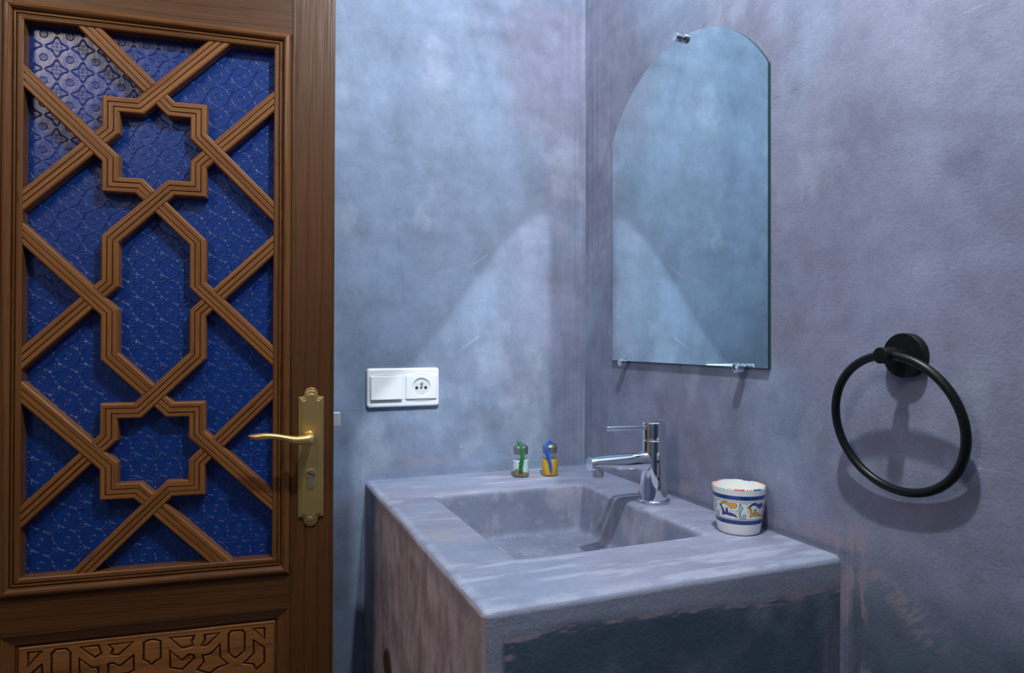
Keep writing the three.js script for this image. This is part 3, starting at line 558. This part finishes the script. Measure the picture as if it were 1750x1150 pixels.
// ---------------------------------------------------------------- arched mirror
{
  const Zc = 0.3588, hwid = 0.2268, yb = 1.0963, ys = 1.5562, rise = 0.1278, R = (hwid * hwid + rise * rise) / (2 * rise), cyy = ys + rise - R;
  const t = tag(group('wall_mirror', scene, [0, yb, Zc]), 'frameless mirror with an arched top held by chrome clips', 'mirror');
  const s = new THREE.Shape(), a0 = Math.asin(hwid / R);
  // drawn with shape x to the left when seen from the room (towards smaller z)
  s.moveTo(-hwid, 0); s.lineTo(hwid, 0); s.lineTo(hwid, ys - yb); s.absarc(0, cyy - yb, R, Math.PI / 2 - a0, Math.PI / 2 + a0, false); s.closePath();
  const turn = (g) => g.rotateY(-Math.PI / 2);                     // shape x -> +z, extrusion -> -x
  const ex = (depth) => new THREE.ExtrudeGeometry(s, { depth, bevelEnabled: false, curveSegments: 64 });
  tag(mesh('mirror_glass', turn(ex(0.0045)).translate(-0.0020, 0, 0), [std({ color: lin(0.66, 0.78, 0.81), metalness: 1, roughness: 0.0 }), phys({ color: lin(0.02, 0.05, 0.05), roughness: 0.15 })], t), 'bluish silvered glass');
  tag(mesh('mirror_backing', turn(ex(0.0014)).translate(-0.0006, 0, 0), std({ color: lin(0.05, 0.07, 0.07), roughness: 0.5 }), t), 'dark painted back');
  const clip = new THREE.LatheGeometry([[0, 0], [0.0050, 0.0002], [0.0050, 0.0084], [0.0078, 0.0086], [0.0084, 0.0093], [0.0084, 0.0196], [0.0077, 0.0206], [0.0060, 0.0207], [0.0054, 0.0202], [0, 0.0200]].map((q) => new THREE.Vector2(...q)), 36).rotateZ(Math.PI / 2);
  for (const [z, y] of [[0.1845, 1.0935], [0.5310, 1.0955], [0.3720, 1.6825]]) mesh('mirror_clip', clip, M.chrome, t, [0, y - yb, z - Zc]);
}

// ---------------------------------------------------------------- mixer tap
{
  const t = tag(group('basin_tap', scene, [-0.0575, 0.852, 0.3624]), 'chrome single lever mixer tap standing on the counter beside the basin', 'tap');
  const V = (l) => l.map((q) => new THREE.Vector2(...q));
  mesh('base_ring', new THREE.LatheGeometry(V([[0.0205, 0], [0.0278, 0], [0.0284, 0.0012], [0.0284, 0.0034], [0.0270, 0.0052], [0.0236, 0.0060], [0.0205, 0.0060]]), 48), M.chrome, t);
  mesh('tap_body', new THREE.LatheGeometry(V([[0.0235, 0.004], [0.0234, 0.03], [0.0222, 0.07], [0.0212, 0.1085], [0.0206, 0.1100], [0.0190, 0.1104], [0.0190, 0.1120]]), 64), M.chrome, t);
  const cap = mesh('tap_cap', new THREE.LatheGeometry(V([[0.0190, 0.1108], [0.0198, 0.1114], [0.0208, 0.1124], [0.0210, 0.1385], [0.0205, 0.1408], [0.0190, 0.1420], [0.010, 0.1428], [0, 0.1430]]), 64), M.chrome, t);
  mesh('lever', new THREE.LatheGeometry(V([[0, 0], [0.0044, 0], [0.0046, 0.006], [0.0046, 0.078], [0.0042, 0.0798], [0.0032, 0.0800], [0.0030, 0.0790], [0, 0.0788]]), 24).rotateZ(Math.PI / 2).rotateZ(-0.02).translate(-0.0155, 0.1320, 0), M.chrome, t);
  const spout = [[0, 0, 0.0162, 0.0175], [0.02, 0, 0.0162, 0.0172], [0.05, 0, 0.0152, 0.0160], [0.09, 0.0006, 0.0142, 0.0142], [0.12, 0.001, 0.0134, 0.0128], [0.1285, 0.001, 0.0132, 0.0126], [0.1298, 0.001, 0.0120, 0.0115]];
  const pos = [], idx = [], nr = 40;
  for (const [x, y, rz, ry] of spout) for (let j = 0; j < nr; j++) { const an = (j / nr) * 2 * Math.PI; pos.push(-x, 0.0735 + y + ry * Math.sin(an), rz * Math.cos(an)); }
  for (let i = 0; i + 1 < spout.length; i++) for (let j = 0; j < nr; j++) { const p = i * nr + j, q = i * nr + (j + 1) % nr; idx.push(p, p + nr, q, q, p + nr, q + nr); }
  const e = (spout.length - 1) * nr; pos.push(-0.1298, 0.0745, 0);
  const ce = pos.length / 3 - 1; const ring = []; for (let j = 0; j < nr; j++) { pos.push(...pos.slice((e + j) * 3, (e + j) * 3 + 3)); ring.push(pos.length / 3 - 1); }
  for (let j = 0; j < nr; j++) idx.push(ring[j], ce, ring[(j + 1) % nr]);
  const g = new THREE.BufferGeometry(); g.setAttribute('position', new THREE.Float32BufferAttribute(pos, 3)); g.setIndex(idx); g.computeVertexNormals();
  const sp = mesh('spout', g, M.chrome, t);
  mesh('aerator', new THREE.LatheGeometry(V([[0.0, -0.0005], [0.0078, -0.0005], [0.0082, -0.001], [0.0100, 0.0005], [0.0104, 0.0015], [0.0104, 0.0125]]), 32).translate(-0.1130, 0.0525, 0), M.steel, sp);
}

// ---------------------------------------------------------------- painted ceramic cup
{
  const t = tag(group('painted_cup', scene, [-0.044, 0.8525, 0.566]), 'white ceramic cup with hand painted blue bands and leaf scrolls', 'cup');
  t.rotation.y = Math.PI - 0.72;
  const W = 1536, Hh = 512, cv = document.createElement('canvas'); cv.width = W; cv.height = Hh;
  const c = cv.getContext('2d'); c.fillStyle = '#eceee8'; c.fillRect(0, 0, W, Hh);
  const PX = (x) => (0.5 + Math.asin(clamp((x - 575) / 375, -0.999, 0.999)) / (2 * Math.PI)) * W, PY = (y) => ((y - 345) / 700) * Hh;
  const band = (y0, y1, col) => { c.fillStyle = col; c.fillRect(0, PY(y0), W, PY(y1) - PY(y0)); };
  band(428, 490, '#1d4690'); band(805, 868, '#1d4690'); band(500, 505, '#1b1b22'); band(521, 527, '#14141a'); band(783, 789, '#14141a'); band(798, 802, '#2a2a33');
  for (let i = 0; i < 240; i++) { c.fillStyle = `rgba(10,30,90,${0.1 + 0.25 * rnd()})`; const x = rnd() * W, w = 2 + rnd() * 10; c.fillRect(x, PY(430), w, PY(488) - PY(430)); c.fillRect((x * 1.7) % W, PY(808), w, PY(866) - PY(808)); }
  const period = 0.185 * W;
  function blob(points, fill, dx) {     // closed smooth outline through crop points
    const q = points.map(([x, y]) => [PX(x) + dx, PY(y)]);
    const L = q.length; c.beginPath(); c.moveTo(...q[0]);
    q.forEach((p, i) => { const o = q[(i + L - 1) % L], z = q[(i + 1) % L], w = q[(i + 2) % L]; c.bezierCurveTo(p[0] + (z[0] - o[0]) / 7, p[1] + (z[1] - o[1]) / 7, z[0] - (w[0] - p[0]) / 7, z[1] - (w[1] - p[1]) / 7, z[0], z[1]); });
    c.closePath(); if (fill) { c.fillStyle = fill; c.fill(); } c.strokeStyle = '#16161c'; c.lineWidth = 5; c.stroke();
  }
  function line(points, dx, w = 3) { c.beginPath(); points.forEach(([x, y], i) => (i ? c.lineTo(PX(x) + dx, PY(y)) : c.moveTo(PX(x) + dx, PY(y)))); c.strokeStyle = '#16161c'; c.lineWidth = w; c.stroke(); }
  for (let i = -3; i <= 2; i++) {
    const dx = i * period, yel = '#eab11e', blue = '#22489a', mint = '#9ed6c6', red = '#cf3a3e';
    const leaf = [mint, red, yel, mint, red, mint][(i + 6) % 6 === 0 ? 0 : (i + 6) % 6];
    const swap = (i + 6) % 2 === 1, up = swap ? blue : yel, down = swap ? yel : blue;
    blob([[600, 535], [612, 570], [636, 606], [622, 640], [605, 690], [610, 735], [632, 752], [650, 740], [640, 712], [668, 705], [684, 735], [668, 775], [622, 784], [590, 755], [580, 690], [582, 610]], leaf, dx);
    blob([[312, 590], [340, 548], [390, 530], [440, 548], [480, 546], [530, 546], [556, 575], [530, 610], [480, 622], [440, 600], [400, 570], [360, 568], [330, 590]], up, dx);
    blob([[298, 592], [330, 600], [352, 640], [372, 690], [384, 700], [394, 650], [412, 622], [420, 660], [420, 694], [470, 696], [520, 716], [556, 756], [500, 740], [440, 738], [380, 730], [335, 745], [335, 690], [325, 630]], down, dx);
    line([[455, 615], [470, 650], [495, 666], [525, 650]], dx, 3); line([[300, 690], [312, 665], [306, 635]], dx, 3); line([[400, 640], [395, 700]], dx, 3);
    for (const [x, y] of [[268, 538], [294, 545], [545, 655], [540, 692], [450, 678], [382, 634]]) { c.fillStyle = '#1a1a20'; c.beginPath(); c.ellipse(PX(x) + dx, PY(y), 5, 7, 0.4, 0, 7); c.fill(); }
  }
  const tex = new THREE.CanvasTexture(cv); tex.colorSpace = THREE.SRGBColorSpace; tex.wrapS = THREE.RepeatWrapping;
  const glaze = phys({ map: tex, roughness: 0.2, clearcoat: 0.6, clearcoatRoughness: 0.06 });
  const lathe = (p, seg = 96) => { const g = new THREE.LatheGeometry(p.map((q) => new THREE.Vector2(q[0], q[1])), seg), uv = g.attributes.uv, pp = g.attributes.position; for (let i = 0; i < uv.count; i++) uv.setY(i, pp.getY(i) / 0.0675); return g; };
  const prof = []; for (let i = 0; i <= 20; i++) { const y = 0.0035 + (0.0640 * i) / 20; prof.push([0.0306 + 0.0086 * Math.pow(i / 20, 0.85) + 0.0006 * Math.sin((i / 20) * Math.PI), y]); }
  mesh('cup_body', lathe([[0, 0.001], [0.026, 0.001], [0.0275, 0], [0.0288, 0.0006], [0.0301, 0.002], ...prof]), glaze, t);
  const rw = 1024, rc = document.createElement('canvas'); rc.width = rw; rc.height = 16; const r2 = rc.getContext('2d'); r2.fillStyle = '#f0f0ea'; r2.fillRect(0, 0, rw, 16);
  const cols = ['#d83a34', '#2a56a8', '#e0463c', '#f0a92a', '#3450a4', '#a8dcd0', '#d83a34', '#f3b62c', '#a8dcd0'];
  cols.forEach((q, i) => { const x = ((i / cols.length + 0.475) % 1) * rw; r2.fillStyle = q; r2.fillRect(x, 0, 62, 16); r2.fillStyle = '#20202a'; for (let k2 = 0; k2 < 3; k2++) r2.fillRect(x + 74 + k2 * 13, 0, 4, 16); });
  const rt = new THREE.CanvasTexture(rc); rt.colorSpace = THREE.SRGBColorSpace; rt.wrapS = THREE.RepeatWrapping;
  mesh('cup_rim', new THREE.LatheGeometry([[0.0392, 0.0675], [0.0392, 0.0686], [0.0384, 0.0694], [0.0372, 0.0694], [0.0364, 0.0686]].map((q) => new THREE.Vector2(...q)), 96), phys({ map: rt, roughness: 0.25, clearcoat: 0.5 }), t);
  mesh('cup_interior', new THREE.LatheGeometry([[0.0365, 0.0687], [0.0355, 0.06], [0.0310, 0.03], [0.0275, 0.012], [0.022, 0.0065], [0, 0.006]].map((q) => new THREE.Vector2(...q)), 64), M.ceramic, t);
}

// ---------------------------------------------------------------- two little jars
{
  const glass = phys({ color: lin(0.93, 0.97, 0.97), transmission: 1, thickness: 0, roughness: 0.04, ior: 1.45 });
  const tin = std({ color: lin(0.42, 0.41, 0.36), metalness: 1, roughness: 0.38 });
  const V = (l) => l.map((q) => new THREE.Vector2(...q));
  function jar(name, label, at, turn, fill, cordColor, path) {
    const t = tag(group(name, scene, at), label, 'jar', 'little glass jars on the back of the counter'); t.rotation.y = turn;
    mesh('jar_glass', new THREE.LatheGeometry(V([[0, 0.0006], [0.0155, 0.0004], [0.0172, 0.0016], [0.0176, 0.004], [0.0176, 0.034], [0.0168, 0.038], [0.0146, 0.0425], [0.0130, 0.0455], [0.0128, 0.056]]), 48), glass, t);
    fill(t);
    const lid = mesh('lid', new THREE.LatheGeometry(V([[0.0134, 0.0475], [0.0148, 0.0472], [0.0152, 0.0482], [0.0152, 0.0602], [0.0160, 0.0608], [0.0160, 0.0616], [0.0150, 0.0622], [0.0125, 0.0650], [0.0080, 0.0680], [0.0035, 0.0692], [0, 0.0694]]), 48), tin, t);
    const m = std({ color: cordColor, roughness: 0.85 }), gs = [], cur = new THREE.CatmullRomCurve3(path.map((q) => new THREE.Vector3(q[0], q[1], q[2])));
    for (const ph of [0, 2.1, 4.2]) {      // three twisted strands
      const pts = []; for (let i = 0; i <= 70; i++) { const k = i / 70, q = cur.getPoint(k), tg = cur.getTangent(k), kf = k * (path.length - 1), ki = Math.min(path.length - 2, Math.floor(kf)), r = lerp(path[ki][3], path[ki + 1][3], kf - ki) * 1.35; const s = new THREE.Vector3(0, 0, 1).cross(tg).normalize(), b = tg.clone().cross(s); const an = ph + k * 26; q.addScaledVector(s, Math.cos(an) * r * 0.75).addScaledVector(b, Math.sin(an) * r * 0.5); pts.push(q); }
      gs.push(new THREE.TubeGeometry(new THREE.CatmullRomCurve3(pts), 120, 0.00175, 8));
    }
    const k0 = path[0]; for (const [dx, dy, r] of [[0, 0, 0.0030], [-0.0024, -0.0006, 0.0024], [0.0022, 0.0004, 0.0023], [0.0008, -0.0020, 0.0026]]) gs.push(new THREE.SphereGeometry(r, 14, 10).translate(k0[0] + dx, k0[1] + dy, k0[2]));
    mesh('cord', mergeGeometries(gs), m, t);
    return t;
  }
  const face = -0.45;                     // the jars' fronts turn to the middle of the room
  jar('glass_jar', 'small glass jar of white balm with brown dregs and a green cord', [-0.1905, 0.852, 0.070], face, (t) => {
    mesh('white_balm', new THREE.LatheGeometry(V([[0, 0.0012], [0.0160, 0.0012], [0.0168, 0.003], [0.0170, 0.008], [0.0170, 0.0335], [0.0160, 0.0345], [0, 0.0345]]), 40), phys({ color: lin(0.62, 0.72, 0.74), roughness: 0.5, transmission: 0.15 }), t);
    const dg = new THREE.LatheGeometry(V([[0.0148, 0.0008], [0.0173, 0.0022], [0.01735, 0.006], [0.0173, 0.0130]]), 60), p = dg.attributes.position;
    for (let i = 0; i < p.count; i++) if (p.getY(i) > 0.012) { const a = Math.atan2(p.getX(i), p.getZ(i)); p.setY(i, 0.0125 + 0.0055 * Math.cos(a * 2 + 0.5) * (a < 0.15 ? 1 : 0.75) + 0.0012 * Math.sin(a * 9)); }
    dg.computeVertexNormals();
    tag(mesh('dregs', dg, std({ color: lin(0.20, 0.155, 0.075), roughness: 0.8 }), t), 'brown dregs stuck inside the glass');
  }, lin(0.006, 0.17, 0.035), [[-0.0030, 0.0715, 0.004, 0.0022], [0.0005, 0.0675, 0.0125, 0.0020], [0.0035, 0.0600, 0.0182, 0.0018], [0.0042, 0.0500, 0.0190, 0.0026], [0.0045, 0.0420, 0.0200, 0.0028], [0.0022, 0.0320, 0.0205, 0.0030], [0.0010, 0.0130, 0.0205, 0.0030]]);
  jar('glass_jar', 'small glass jar of amber oil with a blue cord on its tin lid', [-0.1275, 0.852, 0.0795], face, (t) => {
    tag(mesh('amber_oil', new THREE.LatheGeometry(V([[0, 0.0012], [0.0160, 0.0012], [0.0168, 0.003], [0.0170, 0.008], [0.0170, 0.0345], [0, 0.0345]]), 40), phys({ color: lin(0.66, 0.37, 0.012), roughness: 0.35, transmission: 0.25 }), t), 'amber yellow oil');
  }, lin(0.008, 0.085, 0.42), [[0.0000, 0.0715, 0.004, 0.0022], [-0.0055, 0.0660, 0.0120, 0.0019], [-0.0065, 0.0600, 0.0175, 0.0018], [-0.0050, 0.0480, 0.0190, 0.0026], [-0.0010, 0.0360, 0.0200, 0.0026], [0.0015, 0.0250, 0.0203, 0.0018], [0.0030, 0.0110, 0.0203, 0.0006]]);
}

// ---------------------------------------------------------------- towel ring
{
  const t = tag(group('towel_ring', scene, [0, 1.1205, 0.8095]), 'matt black towel ring on a round wall boss', 'towel ring');
  mesh('wall_boss', new THREE.LatheGeometry([[0, 0], [0.0262, 0], [0.0264, 0.001], [0.0264, 0.0105], [0.0256, 0.0116], [0, 0.0118]].map((q) => new THREE.Vector2(...q)), 64).rotateZ(Math.PI / 2), M.black, t);
  mesh('post', new THREE.LatheGeometry([[0.0072, 0.010], [0.0072, 0.024], [0.0090, 0.0245], [0.0096, 0.0255], [0.0096, 0.0475], [0.0090, 0.0484], [0, 0.0486]].map((q) => new THREE.Vector2(...q)), 40).rotateZ(Math.PI / 2), M.black, t);
  const r = mesh('ring', new THREE.TorusGeometry(0.0820, 0.0052, 24, 120), M.black, t);
  r.rotation.order = 'YXZ'; r.geometry.translate(0, -0.0820, 0);
  r.rotation.y = -Math.PI / 2 + 0.03; r.rotation.x = 0.16; r.position.set(-0.036, 0.0, 0.0);
}

renderer.render(scene, camera);
